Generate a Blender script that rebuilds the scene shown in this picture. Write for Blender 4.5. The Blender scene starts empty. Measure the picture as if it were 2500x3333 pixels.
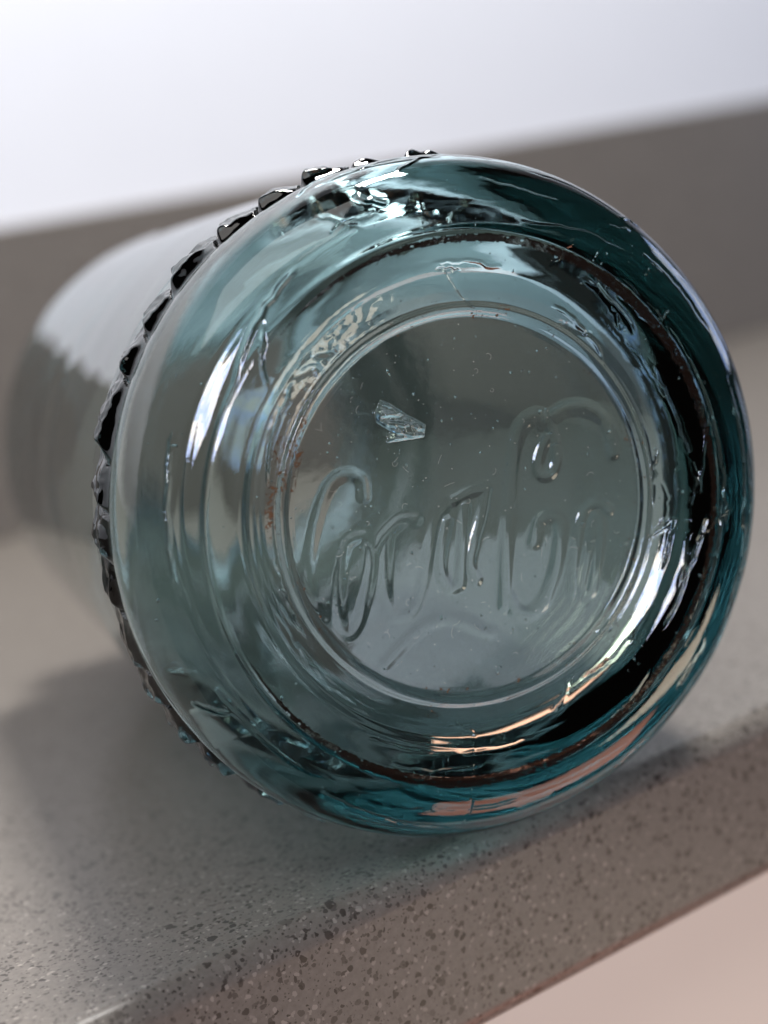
import bpy, math, random
import numpy as np
from mathutils import Matrix, Vector

random.seed(7)
rng = np.random.default_rng(11)
scene = bpy.context.scene
col = scene.collection

# ---------------------------------------------------------------- camera frame
# Everything is solved in camera space (x right, y down, z forward, metres) from
# the photo's counter lines and the jar's two end circles, then turned into a
# world with X along the counter, Y towards the wall, Z up, origin where the
# jar's heel touches the counter.
F_PX, CX, CY = 5000.0, 1250.0, 1666.5
def nrm(v):
    v = np.array(v, float)
    return v / np.linalg.norm(v)
BODY_R = 0.046
KNURL_H = 0.0023
JAR_C = np.array([0.0084, -0.0016, 0.2112])        # jar axis 12 mm behind the bearing plane
AX = nrm([-4.15, -1.3, 11.5])                      # jar axis, away from the camera
E_ = nrm([8100 / F_PX, -2500 / F_PX, 1.0])
N_ = nrm(np.cross(E_, AX))
E_ = nrm(E_ - N_ * np.dot(E_, N_))
Y_ = np.cross(N_, E_)
B = np.stack([E_, Y_, N_])                         # rows: world axes in camera space
CONTACT = JAR_C - N_ * (BODY_R + 0.0014)
def to_world(p):
    return B @ (np.asarray(p, float) - CONTACT)
cam_loc = to_world([0, 0, 0])
cam_data = bpy.data.cameras.new('camera')
cam = bpy.data.objects.new('camera', cam_data)
col.objects.link(cam)
right, up, back = B @ np.array([1, 0, 0]), B @ np.array([0, -1, 0]), B @ np.array([0, 0, -1])
cam.matrix_world = Matrix([[right[i], up[i], back[i], cam_loc[i]] for i in range(3)] + [[0, 0, 0, 1]])
cam_data.sensor_fit = 'HORIZONTAL'
cam_data.sensor_width = 36.0
cam_data.lens = 36.0 * F_PX / 2500.0
cam_data.clip_start = 0.005
cam_data.clip_end = 50.0
cam_data.dof.use_dof = True
cam_data.dof.focus_distance = 0.200
cam_data.dof.aperture_fstop = 13.0
scene.camera = cam

# ---------------------------------------------------------------- world + lamps
world = bpy.data.worlds.new('World')
scene.world = world
world.use_nodes = True
bg = world.node_tree.nodes['Background']
bg.inputs['Color'].default_value = (0.55, 0.50, 0.47, 1)
bg.inputs['Strength'].default_value = 0.035

def area_lamp(name, loc, target, sx, sy, energy, color, sky=False):
    d = bpy.data.lights.new(name, 'AREA')
    d.shape = 'RECTANGLE'; d.size = sx; d.size_y = sy
    d.energy = energy; d.color = color
    o = bpy.data.objects.new(name, d)
    col.objects.link(o)
    o.location = loc
    o.rotation_euler = (Vector(target) - Vector(loc)).to_track_quat('-Z', 'Y').to_euler()
    if sky:                                       # blue sky with white cloud behind the panes
        d.use_nodes = True
        nt = d.node_tree
        em = next(n for n in nt.nodes if n.type == 'EMISSION')
        g = nt.nodes.new('ShaderNodeNewGeometry')
        nz = nt.nodes.new('ShaderNodeTexNoise'); nz.inputs['Scale'].default_value = 3.2
        nz.inputs['Detail'].default_value = 3
        rp = nt.nodes.new('ShaderNodeValToRGB')
        rp.color_ramp.elements[0].position = 0.42; rp.color_ramp.elements[0].color = (0.42, 0.56, 1.0, 1)
        rp.color_ramp.elements[1].position = 0.56; rp.color_ramp.elements[1].color = (1.0, 0.95, 0.90, 1)
        nt.links.new(g.outputs['Parametric'], nz.inputs['Vector'])
        nt.links.new(nz.outputs['Fac'], rp.inputs['Fac'])
        nt.links.new(rp.outputs['Color'], em.inputs['Color'])
    return o
area_lamp('window_lamp', tuple(to_world([0.36, -0.04, -1.8])), (0.0, 0.2, 0.1), 0.42, 0.46, 18.0, (1.0, 0.97, 0.92), sky=True)
area_lamp('roof_window_lamp', (0.34, 0.10, 1.2), (-0.36, 0.14, 0.0), 0.16, 0.20, 7.0, (1.0, 0.97, 0.94)).data.spread = math.radians(105)
area_lamp('side_window_lamp', (1.25, 0.05, 0.26), (0.0, 0.05, 0.05), 0.40, 0.45, 1.8, (0.85, 0.92, 1.0), sky=True)
area_lamp('ceiling_fill', (-0.55, -0.65, 1.5), (-0.25, 0.1, 0.1), 1.2, 1.0, 9.0, (1.0, 0.96, 0.93))  # soft overhead fill, added to lift the counter and its front edge
area_lamp('wall_wash_fill', (-0.45, 0.20, 0.60), (-0.45, 1.0, 0.54), 2.2, 0.40, 7.5, (0.97, 0.98, 1.0))  # added wall wash, unseen and turned away from the jar, brightens the wall
area_lamp('wood_floor_lamp', (0.22, -0.30, -0.60), (0.2, -0.1, 0.0), 0.5, 0.30, 1.4, (1.0, 0.40, 0.26))
area_lamp('sunlit_floor_lamp', (0.75, -1.0, -0.75), (0.3, 0.0, -0.03), 0.5, 0.30, 2.8, (1.0, 0.82, 0.62))

vs = scene.view_settings
vs.view_transform = 'Standard'
vs.look = 'None'
vs.exposure = 0.1
vs.gamma = 1.0
vs.use_curve_mapping = False
cy = scene.cycles
cy.max_bounces = 26
cy.transmission_bounces = 24
cy.glossy_bounces = 14
cy.diffuse_bounces = 4
cy.transparent_max_bounces = 8
cy.caustics_reflective = True
cy.caustics_refractive = True
cy.blur_glossy = 0.4
cy.sample_clamp_indirect = 6.0
cy.use_denoising = True
try:
    cy.denoiser = 'OPENIMAGEDENOISE'
except Exception:
    pass

# ---------------------------------------------------------------- materials
def new_mat(name):
    m = bpy.data.materials.new(name)
    m.use_nodes = True
    nt = m.node_tree
    nt.nodes.clear()
    out = nt.nodes.new('ShaderNodeOutputMaterial')
    return m, nt, out
def node(nt, kind, **kw):
    n = nt.nodes.new(kind)
    for k, v in kw.items():
        if k in n.inputs:
            n.inputs[k].default_value = v
        else:
            setattr(n, k, v)
    return n
def L(nt, a, b):
    nt.links.new(a, b)

def quartz():
    m, nt, out = new_mat('quartz')
    tc = node(nt, 'ShaderNodeTexCoord')
    p = node(nt, 'ShaderNodeBsdfPrincipled', Roughness=0.3)
    p.inputs['Specular IOR Level'].default_value = 0.25
    L(nt, p.outputs[0], out.inputs[0])
    # warp the coordinates so that the chips are angular but not cell-like
    wz = node(nt, 'ShaderNodeTexNoise', Scale=900.0, Detail=2.0)
    L(nt, tc.outputs['Object'], wz.inputs['Vector'])
    sub = node(nt, 'ShaderNodeVectorMath', operation='SUBTRACT'); sub.inputs[1].default_value = (.5, .5, .5)
    L(nt, wz.outputs['Color'], sub.inputs[0])
    scl = node(nt, 'ShaderNodeVectorMath', operation='SCALE'); scl.inputs['Scale'].default_value = 0.0011
    L(nt, sub.outputs[0], scl.inputs[0])
    add = node(nt, 'ShaderNodeVectorMath', operation='ADD')
    L(nt, tc.outputs['Object'], add.inputs[0]); L(nt, scl.outputs[0], add.inputs[1])
    base = node(nt, 'ShaderNodeTexNoise', Scale=900.0, Detail=4.0, Roughness=0.7)
    L(nt, tc.outputs['Object'], base.inputs['Vector'])
    r0 = node(nt, 'ShaderNodeValToRGB')
    r0.color_ramp.elements[0].position = 0.3; r0.color_ramp.elements[0].color = (0.150, 0.134, 0.118, 1)
    r0.color_ramp.elements[1].position = 0.7; r0.color_ramp.elements[1].color = (0.205, 0.185, 0.164, 1)
    L(nt, base.outputs['Fac'], r0.inputs['Fac'])
    colr = r0.outputs['Color']
    for scale, keep, size, dark in ((460.0, 0.17, 0.42, (0.055, 0.046, 0.040, 1)),
                                    (950.0, 0.60, 0.50, (0.055, 0.046, 0.040, 1)),
                                    (1800.0, 0.62, 0.55, (0.055, 0.046, 0.040, 1)),
                                    (1250.0, 0.40, 0.48, (0.30, 0.27, 0.24, 1))):
        v = node(nt, 'ShaderNodeTexVoronoi', Scale=scale, Randomness=1.0)
        L(nt, add.outputs[0], v.inputs['Vector'])
        sep = node(nt, 'ShaderNodeSeparateColor')
        L(nt, v.outputs['Color'], sep.inputs[0])
        # chip radius varies per cell; cells above 'keep' carry no chip
        k = node(nt, 'ShaderNodeMath', operation='LESS_THAN'); k.inputs[1].default_value = keep
        L(nt, sep.outputs[0], k.inputs[0])
        rad = node(nt, 'ShaderNodeMath', operation='MULTIPLY'); rad.inputs[1].default_value = size
        L(nt, sep.outputs[1], rad.inputs[0])
        d = node(nt, 'ShaderNodeMath', operation='LESS_THAN')
        L(nt, v.outputs['Distance'], d.inputs[0]); L(nt, rad.outputs[0], d.inputs[1])
        f = node(nt, 'ShaderNodeMath', operation='MULTIPLY')
        L(nt, d.outputs[0], f.inputs[0]); L(nt, k.outputs[0], f.inputs[1])
        f2 = node(nt, 'ShaderNodeMath', operation='MULTIPLY')
        tone = node(nt, 'ShaderNodeMapRange'); tone.inputs[3].default_value = 0.45; tone.inputs[4].default_value = 1.0
        L(nt, sep.outputs[2], tone.inputs[0])
        L(nt, f.outputs[0], f2.inputs[0]); L(nt, tone.outputs[0], f2.inputs[1])
        mx = node(nt, 'ShaderNodeMix', data_type='RGBA')
        mx.inputs[7].default_value = dark
        L(nt, f2.outputs[0], mx.inputs[0]); L(nt, colr, mx.inputs[6])
        colr = mx.outputs[2]
    L(nt, colr, p.inputs['Base Color'])
    rr = node(nt, 'ShaderNodeMapRange'); rr.inputs[3].default_value = 0.24; rr.inputs[4].default_value = 0.38
    L(nt, base.outputs['Fac'], rr.inputs[0]); L(nt, rr.outputs[0], p.inputs['Roughness'])
    bmp = node(nt, 'ShaderNodeBump', Strength=0.12, Distance=0.0002)
    L(nt, base.outputs['Fac'], bmp.inputs['Height']); L(nt, bmp.outputs[0], p.inputs['Normal'])
    return m

def paint(name, c, rough, scale=60.0, amt=0.06):
    m, nt, out = new_mat(name)
    tc = node(nt, 'ShaderNodeTexCoord')
    p = node(nt, 'ShaderNodeBsdfPrincipled', Roughness=rough)
    nz = node(nt, 'ShaderNodeTexNoise', Scale=scale, Detail=4.0)
    L(nt, tc.outputs['Object'], nz.inputs['Vector'])
    r = node(nt, 'ShaderNodeValToRGB')
    r.color_ramp.elements[0].color = tuple(x * (1 - amt) for x in c) + (1,)
    r.color_ramp.elements[1].color = tuple(min(1, x * (1 + amt)) for x in c) + (1,)
    L(nt, nz.outputs['Fac'], r.inputs['Fac']); L(nt, r.outputs[0], p.inputs['Base Color'])
    b = node(nt, 'ShaderNodeBump', Strength=0.1, Distance=0.0005)
    L(nt, nz.outputs['Fac'], b.inputs['Height']); L(nt, b.outputs[0], p.inputs['Normal'])
    L(nt, p.outputs[0], out.inputs[0])
    return m

def glass(name, tint, rough=0.0, bump=0.0, bscale=600.0, dirt=0.0, dirt_scale=900.0, dirt_col=(0.16, 0.085, 0.045), dirt_dir=None):
    m, nt, out = new_mat(name)
    tc = node(nt, 'ShaderNodeTexCoord')
    p = node(nt, 'ShaderNodeBsdfPrincipled', Roughness=rough, IOR=1.5)
    p.inputs['Base Color'].default_value = tint + (1,)
    p.inputs['Transmission Weight'].default_value = 1.0
    if bump:
        nz = node(nt, 'ShaderNodeTexNoise', Scale=bscale, Detail=4.0, Roughness=0.6)
        L(nt, tc.outputs['Object'], nz.inputs['Vector'])
        b = node(nt, 'ShaderNodeBump', Strength=bump, Distance=0.0002)
        L(nt, nz.outputs['Fac'], b.inputs['Height']); L(nt, b.outputs[0], p.inputs['Normal'])
    surf = p.outputs[0]
    if dirt:
        n1 = node(nt, 'ShaderNodeTexNoise', Scale=dirt_scale, Detail=3.0)
        n2 = node(nt, 'ShaderNodeTexNoise', Scale=dirt_scale * 0.12, Detail=2.0)
        L(nt, tc.outputs['Object'], n1.inputs['Vector']); L(nt, tc.outputs['Object'], n2.inputs['Vector'])
        mu = node(nt, 'ShaderNodeMath', operation='MULTIPLY')
        L(nt, n1.outputs['Fac'], mu.inputs[0]); L(nt, n2.outputs['Fac'], mu.inputs[1])
        r = node(nt, 'ShaderNodeMapRange')
        r.inputs[1].default_value = 0.40 - dirt * 0.12; r.inputs[2].default_value = 0.46 - dirt * 0.12
        r.inputs[4].default_value = 0.9
        src = mu.outputs[0]
        if dirt_dir:                               # stains gather on one side of the ring
            nv = node(nt, 'ShaderNodeVectorMath', operation='NORMALIZE')
            dp = node(nt, 'ShaderNodeVectorMath', operation='DOT_PRODUCT'); dp.inputs[1].default_value = dirt_dir
            L(nt, tc.outputs['Object'], nv.inputs[0]); L(nt, nv.outputs[0], dp.inputs[0])
            mr = node(nt, 'ShaderNodeMapRange')
            mr.inputs[1].default_value = 0.80; mr.inputs[2].default_value = 1.0
            mr.inputs[3].default_value = -0.05; mr.inputs[4].default_value = 0.05
            L(nt, dp.outputs['Value'], mr.inputs[0])
            ad = node(nt, 'ShaderNodeMath', operation='ADD')
            L(nt, src, ad.inputs[0]); L(nt, mr.outputs[0], ad.inputs[1])
            src = ad.outputs[0]
        L(nt, src, r.inputs[0])
        d = node(nt, 'ShaderNodeBsdfDiffuse'); d.inputs['Color'].default_value = dirt_col + (1,)
        mx = node(nt, 'ShaderNodeMixShader')
        L(nt, r.outputs[0], mx.inputs[0]); L(nt, surf, mx.inputs[1]); L(nt, d.outputs[0], mx.inputs[2])
        surf = mx.outputs[0]
    L(nt, surf, out.inputs[0])
    return m

GLASS_DENSITY = 21.0
M_QUARTZ = quartz()
M_WALL = paint('wall_paint', (0.78, 0.795, 0.835), 0.7, 40.0, 0.015)
M_CAB = paint('cabinet_paint', (0.90, 0.86, 0.76), 0.45, 30.0, 0.02)
M_BASE = glass('aqua_glass_base', (0.88, 0.95, 0.95), 0.05, 0.10, 260.0)
M_HEEL = glass('aqua_glass_heel', (0.80, 0.95, 0.96), 0.0, 0.06, 420.0)
M_SEAM = glass('aqua_glass_seam', (0.90, 0.94, 0.94), 0.0, 0.10, 500.0, dirt=0.60, dirt_scale=2200.0, dirt_dir=(-0.98, -0.20, 0.0))
M_BODY = glass('aqua_glass_body', (0.13, 0.20, 0.20), 0.0, 0.03, 90.0)
M_INNER = glass('aqua_glass_inside', (0.94, 0.96, 0.96), 0.0, 0.05, 120.0)
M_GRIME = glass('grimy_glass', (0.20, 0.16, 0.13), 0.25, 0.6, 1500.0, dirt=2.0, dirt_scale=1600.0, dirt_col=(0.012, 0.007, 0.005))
M_KNURL = glass('knurl_glass_painted_dark', (0.012, 0.016, 0.017), 0.0)  # near-black tint paints in the dark reflections of the teeth

# ---------------------------------------------------------------- mesh helpers
def mesh_obj(name, verts, faces, mat, parent=None, smooth=True, normals=None):
    me = bpy.data.meshes.new(name)
    v = np.asarray(verts, np.float32)
    f = np.asarray(faces, np.int32)
    k = f.shape[1]
    me.vertices.add(len(v)); me.vertices.foreach_set('co', v.ravel())
    me.loops.add(f.size); me.loops.foreach_set('vertex_index', f.ravel())
    me.polygons.add(len(f))
    me.polygons.foreach_set('loop_start', np.arange(0, f.size, k, dtype=np.int32))
    me.polygons.foreach_set('loop_total', np.full(len(f), k, np.int32))
    me.polygons.foreach_set('use_smooth', np.full(len(f), smooth))
    me.update(calc_edges=True)
    if normals is not None:
        me.normals_split_custom_set_from_vertices(np.asarray(normals, np.float32).tolist())
    me.materials.append(mat)
    o = bpy.data.objects.new(name, me)
    col.objects.link(o)
    if parent:
        o.parent = parent
    return o

def bevel_prism(name, prof, x0, x1, mat):
    """extrude a closed (y, z) profile, counter-clockwise seen from +X, along X"""
    n = len(prof)
    v = [(x0, y, z) for y, z in prof] + [(x1, y, z) for y, z in prof]
    f = [tuple(reversed(range(n))), tuple(range(n, 2 * n))]
    for i in range(n):
        j = (i + 1) % n
        f.append((i, j, n + j, n + i))
    me = bpy.data.meshes.new(name)
    me.from_pydata(v, [], f)
    me.update()
    me.materials.append(mat)
    o = bpy.data.objects.new(name, me)
    col.objects.link(o)
    return o

# ---------------------------------------------------------------- the setting
def ray_plane_z(px, py, z=0.0):
    d = B @ np.array([(px - CX) / F_PX, (py - CY) / F_PX, 1.0])
    t = (z - cam_loc[2]) / d[2]
    return cam_loc + t * d
def ray_plane_y(px, py, y):
    d = B @ np.array([(px - CX) / F_PX, (py - CY) / F_PX, 1.0])
    t = (y - cam_loc[1]) / d[1]
    return cam_loc + t * d
EDGE_Y = float(ray_plane_z(1500, 2770)[1]) - 0.0005
WALL_Y = float(ray_plane_z(0, 1760)[1])
UP_H = float(ray_plane_y(0, 740, WALL_Y)[2])
FRONT_Z = float(ray_plane_y(2200, 3035, EDGE_Y)[2])
print('edge y', EDGE_Y, 'wall y', WALL_Y, 'upstand', UP_H, 'slab bottom', FRONT_Z, 'cam', cam_loc)
def arc(cy_, cz_, r, a0, a1, n=8):
    return [(cy_ + r * math.cos(a0 + (a1 - a0) * i / n), cz_ + r * math.sin(a0 + (a1 - a0) * i / n)) for i in range(n + 1)]
rb = 0.0038
T = -FRONT_Z
prof = [(WALL_Y + 0.03, 0.0)] + arc(EDGE_Y + rb, -rb, rb, math.pi / 2, math.pi, 28) + \
       arc(EDGE_Y + rb, -T + rb, rb, math.pi, 1.5 * math.pi, 20) + [(WALL_Y + 0.03, -T)]
o = bevel_prism('countertop', prof, -1.2, 1.05, M_QUARTZ); o['kind'] = 'structure'
ub = 0.0015
prof = [(WALL_Y + 0.02, 0.0005), (WALL_Y + 0.02, UP_H)] + arc(WALL_Y + ub, UP_H - ub, ub, math.pi / 2, math.pi, 5) + [(WALL_Y, 0.0005)]
o = bevel_prism('backsplash', prof, -1.2, 1.05, M_QUARTZ); o['kind'] = 'structure'
prof = [(WALL_Y + 0.0205, -0.9), (WALL_Y + 0.08, -0.9), (WALL_Y + 0.08, 1.6), (WALL_Y + 0.0205, 1.6)]
o = bevel_prism('wall', prof, -1.6, 1.6, M_WALL); o['kind'] = 'structure'
# painted cabinet front below the overhanging slab
cab = bevel_prism('cabinet', [(EDGE_Y + 0.020, -T - 0.001), (EDGE_Y + 0.020, -0.86), (EDGE_Y + 0.30, -0.86), (EDGE_Y + 0.30, -T - 0.001)], -1.2, 1.05, M_CAB)
cab['kind'] = 'structure'

# ---------------------------------------------------------------- noise
_perm = np.arange(256); rng.shuffle(_perm); _perm = np.concatenate([_perm, _perm, _perm])
_grad = rng.normal(size=(256, 3)); _grad /= np.linalg.norm(_grad, axis=1)[:, None]
def pnoise(p):
    p = np.asarray(p, float)
    i = np.floor(p).astype(int); f = p - i
    u = f * f * f * (f * (f * 6 - 15) + 10)
    i &= 255
    res = 0
    for dx in (0, 1):
        for dy in (0, 1):
            for dz in (0, 1):
                h = _perm[_perm[_perm[(i[..., 0] + dx) & 255] + ((i[..., 1] + dy) & 255)] + ((i[..., 2] + dz) & 255)]
                g = _grad[h]
                d = g[..., 0] * (f[..., 0] - dx) + g[..., 1] * (f[..., 1] - dy) + g[..., 2] * (f[..., 2] - dz)
                w = (u[..., 0] if dx else 1 - u[..., 0]) * (u[..., 1] if dy else 1 - u[..., 1]) * (u[..., 2] if dz else 1 - u[..., 2])
                res = res + w * d
    return res
def fbm(p, oct=3):
    a, s, r = 1.0, 1.0, 0.0
    for k in range(oct):
        r = r + a * pnoise(p * s + 17.3 * k); a *= 0.5; s *= 2.0
    return r
def smooth(e0, e1, x):
    t = np.clip((x - e0) / (e1 - e0), 0, 1)
    return t * t * (3 - 2 * t)

# ---------------------------------------------------------------- the jar (all in mm here)
NT = 1320
MM_PX = 24.3                     # photo pixels per mm at the base disc
DISC = (1490.0, 1602.0)
def ph(x, y):                    # photo pixel on the base -> (x right, y down) in mm about the axis
    return ((x - DISC[0]) / (MM_PX * 0.945), (y - DISC[1]) / MM_PX)
def catmull(pts, n=8):
    P = [np.array(p, float) for p in pts]
    P = [2 * P[0] - P[1]] + P + [2 * P[-1] - P[-2]]
    out = []
    for i in range(1, len(P) - 2):
        for k in range(n):
            t = k / n
            out.append(0.5 * ((2 * P[i]) + (-P[i - 1] + P[i + 1]) * t + (2 * P[i - 1] - 5 * P[i] + 4 * P[i + 1] - P[i + 2]) * t * t + (-P[i - 1] + 3 * P[i] - 3 * P[i + 1] + P[i + 2]) * t ** 3))
    out.append(P[-2])
    return np.array(out)
def poly_dist(xy, line):
    """distance from points to a polyline and the running fraction along it"""
    best = np.full(len(xy), 1e9); frac = np.zeros(len(xy))
    n = len(line) - 1
    for i in range(n):
        a, b = line[i], line[i + 1]
        ab = b - a
        t = np.clip(((xy - a) @ ab) / max(ab @ ab, 1e-12), 0, 1)
        d = np.hypot(*(xy - (a + t[:, None] * ab)).T)
        m = d < best
        best[m] = d[m]; frac[m] = (i + t[m]) / n
    return best, frac

# profile of the outside, then over the lip and down the inside
def seg(pts, n):
    c = catmull(pts, 24)
    s = np.r_[0, np.cumsum(np.hypot(*np.diff(c, axis=0).T))]
    q = np.linspace(0, s[-1], n + 1)
    return np.c_[np.interp(q, s, c[:, 0]), np.interp(q, s, c[:, 1])]
def arc2(cr, cz, rr, rz, a0, a1, n):
    t = np.linspace(a0, a1, n + 1)
    return np.c_[cr + rr * np.cos(t), cz + rz * np.sin(t)]
H = math.pi / 2
secs = []
def add_sec(name, pts):
    secs.append((name, pts))
add_sec('base', seg([(0.02, 3.6), (8, 3.55), (16, 3.4), (24.2, 3.1)], 150))
add_sec('seam', seg([(24.2, 3.1), (25.0, 3.0), (25.6, 2.5), (26.3, 2.25), (26.9, 2.55), (27.5, 2.35), (28.4, 2.1)], 46))
add_sec('bearing', seg([(28.4, 2.1), (30.0, 1.5), (31.8, 0.6), (34.0, 0.05), (36.0, 0.1)], 56))
add_sec('heel', arc2(36.0, 10.1, 10.35, 10.0, -H, 0.30, 100))
add_sec('band', seg([(45.82, 13.3), (45.45, 15.0), (45.4, 18.0), (45.7, 22.0), (46.0, 26.0)], 60))
add_sec('body', seg([(46.0, 26.2), (46.0, 60.0), (46.0, 100), (46.0, 138.0)], 40))
add_sec('shoulder', np.r_[arc2(36.0, 138.2, 10.0, 16.0, 0.0, H, 16), seg([(35.5, 154.3), (34.2, 155.0), (33.6, 157.0), (33.5, 160.0)], 6)])
add_sec('neck', np.r_[seg([(33.5, 160.3), (33.5, 162), (34.6, 163.2), (33.5, 164.6), (33.5, 166), (34.6, 167.2), (33.5, 168.6), (33.5, 172)], 30),
                      arc2(31.8, 172.0, 1.7, 1.7, 0.1, math.pi, 10)])
add_sec('inside', np.r_[seg([(30.0, 171.5), (30.0, 160), (30.6, 156.5), (33.0, 152.5)], 12), seg([(33.6, 152.0), (38.5, 148.5), (41.3, 143.0), (42.0, 136.0)], 12),
                        seg([(42.0, 134), (42.0, 90), (41.6, 50), (40.0, 30.0), (39.52, 20.6)], 40), arc2(33.0, 20.0, 6.5, 7.0, 0.0, -H, 70),
   seg([(32.7, 12.97), (20, 12.8), (10, 12.55), (0.02, 12.5)], 50)])
prof = np.concatenate([s[1] for s in secs])
sec_id = np.concatenate([[i] * len(s[1]) for i, s in enumerate(secs)])
NS = len(prof)
tan = np.gradient(prof, axis=0)
tan /= np.linalg.norm(tan, axis=1)[:, None]
nrm_p = np.c_[tan[:, 1], -tan[:, 0]]               # outward: along the disc (dr>0) it is -z
th = np.linspace(0, 2 * math.pi, NT, endpoint=False)
ct, st = np.cos(th), np.sin(th)
R_, Z_ = prof[:, 0][:, None], prof[:, 1][:, None]
X = R_ * ct; Yy = R_ * st; Z = np.repeat(Z_, NT, 1)
disp = np.zeros((NS, NT))
label = np.full((NS, NT), -1, int)                 # piece labels for letters and knurls
sl = lambda name: np.where(sec_id == [s[0] for s in secs].index(name))[0]

# --- letters and swashes raised on the base
letters = [
 ('raised script capital with a hooked top', 0.75, [[(1150, 1570), (1140, 1520), (1095, 1500), (1045, 1530), (1012, 1610), (992, 1710), (985, 1810), (1000, 1900), (1030, 1950)]]),
 ('raised script letter like a narrow o', 0.75, [[(1130, 1700), (1100, 1725), (1086, 1800), (1082, 1900), (1092, 1980), (1118, 2005), (1145, 1970), (1165, 1890), (1182, 1800), (1180, 1730), (1155, 1698), (1130, 1700)]]),
 ('raised script letter like a small c with a long entry stroke', 0.8, [[(1190, 1745), (1225, 1690), (1270, 1650), (1320, 1645)], [(1228, 1710), (1226, 1800), (1232, 1900), (1265, 1955), (1315, 1940), (1345, 1870), (1365, 1760), (1385, 1650), (1405, 1610), (1440, 1575), (1480, 1560)]]),
 ('raised script letter like an a', 0.8, [[(1478, 1600), (1476, 1700), (1472, 1840)], [(1545, 1545), (1535, 1620), (1512, 1720), (1502, 1790), (1525, 1840)], [(1420, 1650), (1405, 1760), (1412, 1830), (1440, 1865), (1470, 1855)], [(1440, 1580), (1500, 1550), (1545, 1545)]]),
 ('tall raised script capital with a curled foot', 0.95, [[(1622, 1925), (1620, 1750), (1624, 1560), (1632, 1410), (1655, 1335), (1700, 1305), (1728, 1325)], [(1635, 1900), (1660, 1945), (1705, 1955), (1750, 1920), (1785, 1830), (1800, 1720), (1795, 1650), (1765, 1632), (1728, 1650), (1712, 1720)]]),
 ('raised teardrop loop hanging from the tall letter', 0.8, [[(1735, 1310), (1760, 1370), (1775, 1430), (1765, 1485), (1735, 1500), (1712, 1475), (1720, 1420), (1738, 1380)]]),
 ('raised arch sweeping over the last letters', 0.95, [[(1762, 1300), (1800, 1278), (1860, 1275), (1915, 1300), (1950, 1350), (1968, 1420)]]),
 ('raised script letter like a narrow closed loop', 0.85, [[(1850, 1880), (1852, 1780), (1866, 1660), (1890, 1605), (1930, 1590), (1962, 1612)], [(1915, 1630), (1905, 1720), (1880, 1850), (1885, 1890), (1915, 1880), (1930, 1790), (1938, 1680), (1932, 1640)]]),
 ('raised swash stroke sweeping below the letters', 0.85, [[(1235, 2105), (1310, 2025), (1375, 1980), (1440, 1965), (1510, 1985), (1560, 2015), (1580, 2012)]]),
]
ib = sl('base')
bxy = np.c_[X[ib].ravel(), Yy[ib].ravel()]
bd = np.zeros(len(bxy)); bl = np.full(len(bxy), -1)
best = np.full(len(bxy), 1e9)
for k, (lab, w, lines) in enumerate(letters):
    dmin = np.full(len(bxy), 1e9)
    for ln in lines:
        c = catmull([ph(*q) for q in ln], 7)
        d, _ = poly_dist(bxy, c)
        dmin = np.minimum(dmin, d)
    rel = dmin / w
    strong = 3 <= k <= 7
    h = (0.20 if strong else 0.10) * (1 - smooth(0.2 if strong else 0.1, 1.5 if strong else 1.6, rel))
    bd = np.maximum(bd, h)
    m = (rel < 1.25) & (rel < best)
    bl[m] = k; best[m] = rel[m]
# --- the rough scar left of centre
def in_poly(xy, poly):
    ins = np.zeros(len(xy), bool)
    n = len(poly)
    for i in range(n):
        (x0, y0), (x1, y1) = poly[i], poly[(i + 1) % n]
        c = ((y0 > xy[:, 1]) != (y1 > xy[:, 1])) & (xy[:, 0] < (x1 - x0) * (xy[:, 1] - y0) / (y1 - y0 + 1e-12) + x0)
        ins ^= c
    return ins
SCAR = len(letters)
scar_poly = [ph(*q) for q in [(qx - 22, qy - 8) for qx, qy in [(1212, 1275), (1240, 1285), (1290, 1315), (1360, 1350), (1358, 1388), (1300, 1400), (1235, 1410), (1250, 1375), (1200, 1345), (1195, 1320)]]]
sdist, _ = poly_dist(bxy, np.array(scar_poly + scar_poly[:1]))
sin_ = in_poly(bxy, scar_poly)
p3 = np.c_[bxy, np.zeros(len(bxy))]
rough_n = pnoise(p3 * np.array([0.45, 1.1, 1]) + 3.1) + 0.4 * pnoise(p3 * np.array([1.3, 2.4, 1]))
bd = np.where(sin_, bd + smooth(0, 0.45, sdist) * (0.75 + 1.1 * rough_n), bd)
bl[sin_] = SCAR
# --- broad hand-moulded waviness and short pressing flaws on the base
bd += 0.05 * fbm(p3 * 0.13 + 5.0, 2) + 0.010 * pnoise(p3 * 0.8 + 9.0)
disp[ib] = bd.reshape(len(ib), NT); label[ib] = bl.reshape(len(ib), NT)
# vertices at the very centre share one position
disp[ib[0]] = disp[ib[0]].mean()

# --- flow wrinkles on the bearing ring and heel, heaviest over the top and right
hs = np.concatenate([sl('seam'), sl('bearing'), sl('heel')])
TH = np.repeat(th[None], len(hs), 0); RR = np.repeat(prof[hs, 0][:, None], NT, 1)
SS = np.r_[0, np.cumsum(np.hypot(*np.diff(prof, axis=0).T))]
S_h = np.repeat(SS[hs][:, None], NT, 1)
ang = np.degrees(TH)                                # 0 right, 90 down, 180 left, 270 up (image sense)
def adiff(a, b):
    return (a - b + 180) % 360 - 180
wr_zone = np.exp(-(adiff(ang, 300) / 62.0) ** 2) + 0.22
q3 = np.stack([X[hs], Yy[hs], Z[hs]], -1)
dh = wr_zone * 0.018 * fbm(np.stack([ct * 2.3 + 0 * S_h, st * 2.3 + 0 * S_h, S_h * 0.16], -1) * 3 + 4.0, 3)
# uneven step and ridge
dh += 0.10 * pnoise(np.stack([ct * 3 + 0 * S_h, st * 3 + 0 * S_h, S_h * 0.1], -1) * 1.5)
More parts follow.
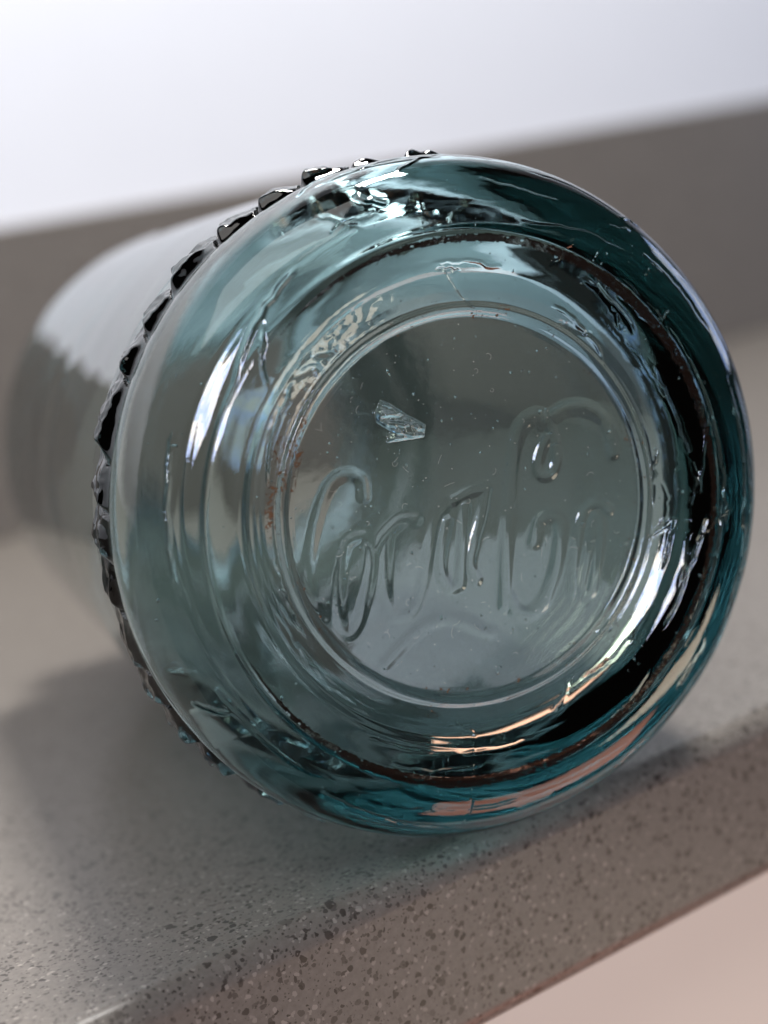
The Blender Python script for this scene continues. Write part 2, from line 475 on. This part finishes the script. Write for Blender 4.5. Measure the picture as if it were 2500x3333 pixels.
# concentric lathe lines left by the mould
for rr0, w0, h0, a0, aw in ((36.0, 0.45, -0.30, 285, 60), (36.4, 0.4, -0.26, 110, 70), (36.2, 0.4, -0.16, 20, 90), (30.6, 0.30, -0.14, 175, 75), (31.9, 0.22, 0.08, 150, 60), (36.5, 0.35, -0.07, 165, 70), (29.2, 0.2, 0.06, 100, 80), (39.5, 0.3, 0.05, 190, 60)):
    rw = rr0 + 0.25 * pnoise(np.stack([ct * 1.3 + rr0, st * 1.3, 0 * st], -1))[None]
    dh += h0 * np.exp(-((RR - rw) / w0) ** 2) * np.exp(-(adiff(ang, a0) / aw) ** 2)
# creases: long strokes that run mostly round the ring, some crossing it
s0, s1 = SS[hs[0]], SS[hs[-1]]
flat = np.c_[(TH * 36.0).ravel(), S_h.ravel()]
circ_len = 2 * math.pi * 36.0
def crease(a_deg, s, length, slope, w, h, wig):
    """a raised or sunken thread starting at angle a_deg and arc position s (mm)"""
    global dh
    x0 = math.radians(a_deg % 360) * 36.0
    n = 14
    xs = np.linspace(0, length, n)
    ys = s + slope * xs + np.cumsum(rng.normal(0, wig, n))
    dx = (TH * 36.0 - x0 + circ_len * 1.5) % circ_len - circ_len / 2
    cols = (dx[0] > -1.5) & (dx[0] < length + 1.5)
    if not cols.any():
        return
    sub = np.c_[dx[:, cols].ravel(), S_h[:, cols].ravel()]
    d, fr = poly_dist(sub, np.c_[xs, ys])
    prof_h = h * np.exp(-(d / w) ** 2) * np.clip(np.minimum(fr, 1 - fr) * 6, 0, 1)
    dh[:, cols] += prof_h.reshape(len(hs), -1)
for k in range(70):
    a = rng.normal(300, 50) if k < 52 else rng.uniform(0, 360)
    long_ = rng.random() < 0.7
    crease(a, rng.uniform(s0 + 2.5, s1 - 4), rng.uniform(6, 20) if long_ else rng.uniform(3, 8),
           rng.normal(0, 0.12) if long_ else rng.normal(0, 0.9), rng.uniform(0.16, 0.34), rng.choice([-1, 1]) * rng.uniform(0.07, 0.19), 0.16)
# the mould's parting line, and fine threads on the heel
crease(88.0, s0 + 2.0, 0.7, 34.0, 0.14, -0.07, 0.05)
for k in range(40):
    crease(rng.uniform(-70, 100), rng.uniform(s0 + 5, s1 - 3), rng.uniform(4, 14), rng.normal(0, 0.06), rng.uniform(0.16, 0.26), rng.choice([-1, 1]) * rng.uniform(0.03, 0.08), 0.08)
# stippled patch of pressing marks at the upper left of the ring
zone = np.exp(-(adiff(ang, 222) / 20.0) ** 2) * np.exp(-((S_h - (s0 + 5.5)) / 2.6) ** 2)
dh += zone * 0.16 * pnoise(q3 * 0.75 + 2.0)
disp[hs] = dh
# soften the joint with the base disc
for k in range(12):
    disp[hs[k]] = disp[hs[k]] * (k / 12.0) + disp[ib[-1]] * (1 - k / 12.0)

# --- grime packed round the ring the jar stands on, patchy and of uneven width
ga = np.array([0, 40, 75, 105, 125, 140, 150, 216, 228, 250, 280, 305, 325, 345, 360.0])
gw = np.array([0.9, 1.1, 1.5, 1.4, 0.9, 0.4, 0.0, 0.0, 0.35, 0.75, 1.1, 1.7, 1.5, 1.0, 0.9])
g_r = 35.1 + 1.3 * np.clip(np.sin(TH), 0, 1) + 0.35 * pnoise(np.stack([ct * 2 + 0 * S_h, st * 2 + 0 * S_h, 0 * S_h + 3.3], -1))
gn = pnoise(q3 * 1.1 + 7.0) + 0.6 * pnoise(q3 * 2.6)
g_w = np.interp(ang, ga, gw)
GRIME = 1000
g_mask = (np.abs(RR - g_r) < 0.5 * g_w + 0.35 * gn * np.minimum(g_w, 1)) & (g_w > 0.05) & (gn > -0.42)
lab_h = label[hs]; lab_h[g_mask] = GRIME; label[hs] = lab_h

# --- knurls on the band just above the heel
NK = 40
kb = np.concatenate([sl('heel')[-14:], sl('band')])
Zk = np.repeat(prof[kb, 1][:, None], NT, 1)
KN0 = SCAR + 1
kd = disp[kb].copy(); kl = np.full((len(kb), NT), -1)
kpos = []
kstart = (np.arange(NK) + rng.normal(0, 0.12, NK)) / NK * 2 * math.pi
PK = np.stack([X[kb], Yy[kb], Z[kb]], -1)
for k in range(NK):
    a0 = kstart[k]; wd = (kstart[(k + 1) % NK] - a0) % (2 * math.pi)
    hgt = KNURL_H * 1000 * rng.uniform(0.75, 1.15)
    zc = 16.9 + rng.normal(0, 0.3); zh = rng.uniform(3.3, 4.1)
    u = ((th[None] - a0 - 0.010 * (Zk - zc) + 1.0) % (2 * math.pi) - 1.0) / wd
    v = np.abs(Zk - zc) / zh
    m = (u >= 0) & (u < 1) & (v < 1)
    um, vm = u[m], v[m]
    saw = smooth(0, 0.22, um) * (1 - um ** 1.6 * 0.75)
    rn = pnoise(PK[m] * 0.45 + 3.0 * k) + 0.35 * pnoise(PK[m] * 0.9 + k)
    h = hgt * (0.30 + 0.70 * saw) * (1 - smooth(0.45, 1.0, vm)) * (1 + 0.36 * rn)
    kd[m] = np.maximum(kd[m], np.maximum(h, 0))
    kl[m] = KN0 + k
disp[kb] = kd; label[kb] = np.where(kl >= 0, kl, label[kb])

# --- slow waviness of the blown wall, outside and inside
for name, amp, sc in (('body', 0.10, 0.05), ('inside', 0.16, 0.06)):
    ii = sl(name)
    disp[ii] += amp * fbm(np.stack([X[ii], Yy[ii], Z[ii]], -1) * sc + 31.0, 2)
disp[-1] = disp[-1].mean()

VX = X + disp * nrm_p[:, 0][:, None] * ct
VY = Yy + disp * nrm_p[:, 0][:, None] * st
VZ = Z + disp * nrm_p[:, 1][:, None]
P = np.stack([VX, VY, VZ], -1) * 0.001
# vertex normals of the whole surface, so that the parts meet without seams
dS = np.gradient(P, axis=0)
dT = np.roll(P, -1, 1) - np.roll(P, 1, 1)
VN = np.cross(dT, dS)
VN /= np.maximum(np.linalg.norm(VN, axis=2), 1e-15)[..., None]
VN[0] = (0, 0, -1); VN[-1] = (0, 0, 1)
chk = np.sum(VN[:, 0] * np.c_[nrm_p[:, 0], 0 * nrm_p[:, 0], nrm_p[:, 1]], 1).mean()
print('normal check', chk)
if chk < 0:
    VN = -VN
idx = np.arange(NS * NT).reshape(NS, NT)
a_, b_ = idx[:-1], idx[1:]
Q = np.stack([a_, np.roll(a_, -1, 1), np.roll(b_, -1, 1), b_], -1)      # (NS-1, NT, 4)
# orientation check against the vertex normals
q0 = Q[200, 0]; PP = P.reshape(-1, 3); NN = VN.reshape(-1, 3)
fn = np.cross(PP[q0[1]] - PP[q0[0]], PP[q0[3]] - PP[q0[0]])
FLIPPED = np.dot(fn, NN[q0[0]]) < 0
if FLIPPED:
    Q = Q[..., ::-1]
face_sec = sec_id[1:]                                # a row of faces belongs to the section of its far ring
face_lab = label[1:]

jar = bpy.data.objects.new('glass_jar', None)
col.objects.link(jar)
jar['label'] = 'aqua glass jar lying on its side on the stone counter, embossed base and knurled heel'
jar['category'] = 'jar'
# axes: local z = jar axis, local y = down in the picture's sense, local x = to the right
lz = B @ AX
ly = B @ np.array([0, 1.0, 0])
ly = nrm(ly - lz * np.dot(ly, lz))
lx = np.cross(ly, lz)
base_world = to_world(JAR_C - AX * 0.012)
jar.matrix_world = Matrix([[lx[i], ly[i], lz[i], base_world[i]] for i in range(3)] + [[0, 0, 0, 1]])
print('jar axis world', lz, 'base', base_world)

def sub_mesh(name, mask, mat, parent, lab=None):
    f = Q[mask]
    u, inv = np.unique(f.ravel(), return_inverse=True)
    o = mesh_obj(name, PP[u], inv.reshape(-1, 4), mat, parent, True, NN[u])
    if lab:
        o['label'] = lab
    return o
secname = np.array([s[0] for s in secs])
rowname = secname[face_sec]
free = face_lab < 0
def rows(*names):
    return np.isin(rowname, names)[:, None] & np.ones((1, NT), bool)
base_o = sub_mesh('base', rows('base') & free, M_BASE, jar, 'clear aqua base disc with specks and fine scratches')
sub_mesh('base_seam', rows('seam') & free, M_SEAM, jar, 'stepped mould seam round the base with rust stains')
sub_mesh('bearing_ring', rows('bearing') & free, M_HEEL, jar)
sub_mesh('heel', rows('heel') & free, M_HEEL, jar, 'thick rounded heel with flow wrinkles')
sub_mesh('knurl_band', rows('band') & free, M_HEEL, jar)
sub_mesh('body', rows('body') & free, M_BODY, jar)
sub_mesh('shoulder', rows('shoulder'), M_BODY, jar)
sub_mesh('neck', rows('neck'), M_BODY, jar)
sub_mesh('inner_wall', rows('inside'), M_INNER, jar)
for k, (lab, w, lines) in enumerate(letters):
    sub_mesh('letter', (face_lab == k), M_BASE, base_o, lab)
sub_mesh('scar', face_lab == SCAR, M_BASE, base_o, 'rough chipped scar catching the light')
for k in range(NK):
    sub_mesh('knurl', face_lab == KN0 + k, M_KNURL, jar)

# the colour sits in the glass itself: a core a hair inside the surfaces that absorbs with thickness
m_core, nt_c, out_c = new_mat('aqua_glass_colour')
va = node(nt_c, 'ShaderNodeVolumeAbsorption', Density=GLASS_DENSITY)
va.inputs['Color'].default_value = (0.0, 0.42, 0.46, 1)
L(nt_c, va.outputs[0], out_c.inputs['Volume'])
PC = (P - VN * 0.00006)[:, ::3]
nc = PC.shape[1]
ic = np.arange(NS * nc).reshape(NS, nc)
QC = np.stack([ic[:-1], np.roll(ic[:-1], -1, 1), np.roll(ic[1:], -1, 1), ic[1:]], -1)
if FLIPPED:
    QC = QC[..., ::-1]
core = mesh_obj('glass_core', PC.reshape(-1, 3), QC.reshape(-1, 4), m_core, jar)
core['kind'] = 'stuff'

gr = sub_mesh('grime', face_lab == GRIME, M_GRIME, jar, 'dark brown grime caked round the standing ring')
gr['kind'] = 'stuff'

# ---------------------------------------------------------------- seed bubbles and lint (too small to count)
def paint_flat(name, c, rough=0.8):
    m, nt, out = new_mat(name)
    p = node(nt, 'ShaderNodeBsdfPrincipled', Roughness=rough)
    nz = node(nt, 'ShaderNodeTexNoise', Scale=2000.0)
    r = node(nt, 'ShaderNodeValToRGB')
    r.color_ramp.elements[0].color = tuple(x * 0.7 for x in c) + (1,)
    r.color_ramp.elements[1].color = c + (1,)
    L(nt, nz.outputs['Fac'], r.inputs['Fac']); L(nt, r.outputs[0], p.inputs['Base Color'])
    L(nt, p.outputs[0], out.inputs[0])
    return m
def ball(n_lat=5, n_lon=8):
    v = [(0, 0, 1)]
    for i in range(1, n_lat):
        for j in range(n_lon):
            a, b = math.pi * i / n_lat, 2 * math.pi * j / n_lon
            v.append((math.sin(a) * math.cos(b), math.sin(a) * math.sin(b), math.cos(a)))
    v.append((0, 0, -1))
    f = []
    for j in range(n_lon):
        k = (j + 1) % n_lon
        f.append((0, 1 + j, 1 + k))
        for i in range(n_lat - 2):
            p, q = 1 + i * n_lon, 1 + (i + 1) * n_lon
            f += [(p + j, q + j, q + k), (p + j, q + k, p + k)]
        f.append((len(v) - 1, 1 + (n_lat - 2) * n_lon + k, 1 + (n_lat - 2) * n_lon + j))
    return np.array(v, float), np.array(f)
bv, bf = ball()
V, Fc, Nn = [], [], []
off = 0
for k in range(420):
    if k < 230:
        r = 25.0 * math.sqrt(rng.random()); z = rng.uniform(4.3, 11.0)
    else:
        r = rng.uniform(27.0, 41.0); z = rng.uniform(3.2, 6.5) + max(0.0, r - 36) * 0.9
    a = rng.uniform(0, 2 * math.pi)
    rad = 0.08 + 0.13 * rng.random() ** 3
    el = np.array([rad, rad * rng.uniform(0.9, 1.5), rad])
    V.append((np.array([r * math.cos(a), r * math.sin(a), z]) + bv * el) * 0.001)
    Fc.append(bf[:, ::-1] + off); Nn.append(-bv)   # air inside glass: faces look inwards
    off += len(bv)
bub = mesh_obj('seed_bubbles', np.concatenate(V), np.concatenate(Fc), M_INNER, base_o, True, np.concatenate(Nn))
bub['kind'] = 'stuff'
# lint and dust caught on the base
def base_z(r):
    return float(np.interp(r, prof[ib, 0], prof[ib, 1]))
V, Fc = [], []
off = 0
for k in range(150):
    r = 24.0 * math.sqrt(rng.random()); a = rng.uniform(0, 2 * math.pi)
    n = 7 if rng.random() < 0.35 else 3
    ln = rng.uniform(0.5, 1.8) if n == 7 else rng.uniform(0.10, 0.30)
    w = 0.018 if n == 7 else rng.uniform(0.03, 0.06)
    d = rng.uniform(0, 2 * math.pi); cur = rng.normal(0, 0.5) if n == 7 else 0.0
    x, y = r * math.cos(a), r * math.sin(a)
    ring = []
    for i in range(n):
        zz = base_z(min(math.hypot(x, y), 24.0)) - 0.24 - w
        px, py = -math.sin(d), math.cos(d)
        ring.append([(x + px * w, y + py * w, zz), (x, y, zz - w), (x - px * w, y - py * w, zz), (x, y, zz + w)])
        x += math.cos(d) * ln / n; y += math.sin(d) * ln / n; d += cur
    V += [q for g in ring for q in g]
    for i in range(n - 1):
        for j in range(4):
            Fc.append((off + i * 4 + j, off + i * 4 + (j + 1) % 4, off + (i + 1) * 4 + (j + 1) % 4, off + (i + 1) * 4 + j))
    off += 4 * n
li = mesh_obj('lint', np.array(V) * 0.001, np.array(Fc), paint_flat('lint_fibre', (0.55, 0.52, 0.48)), base_o)
li['kind'] = 'stuff'
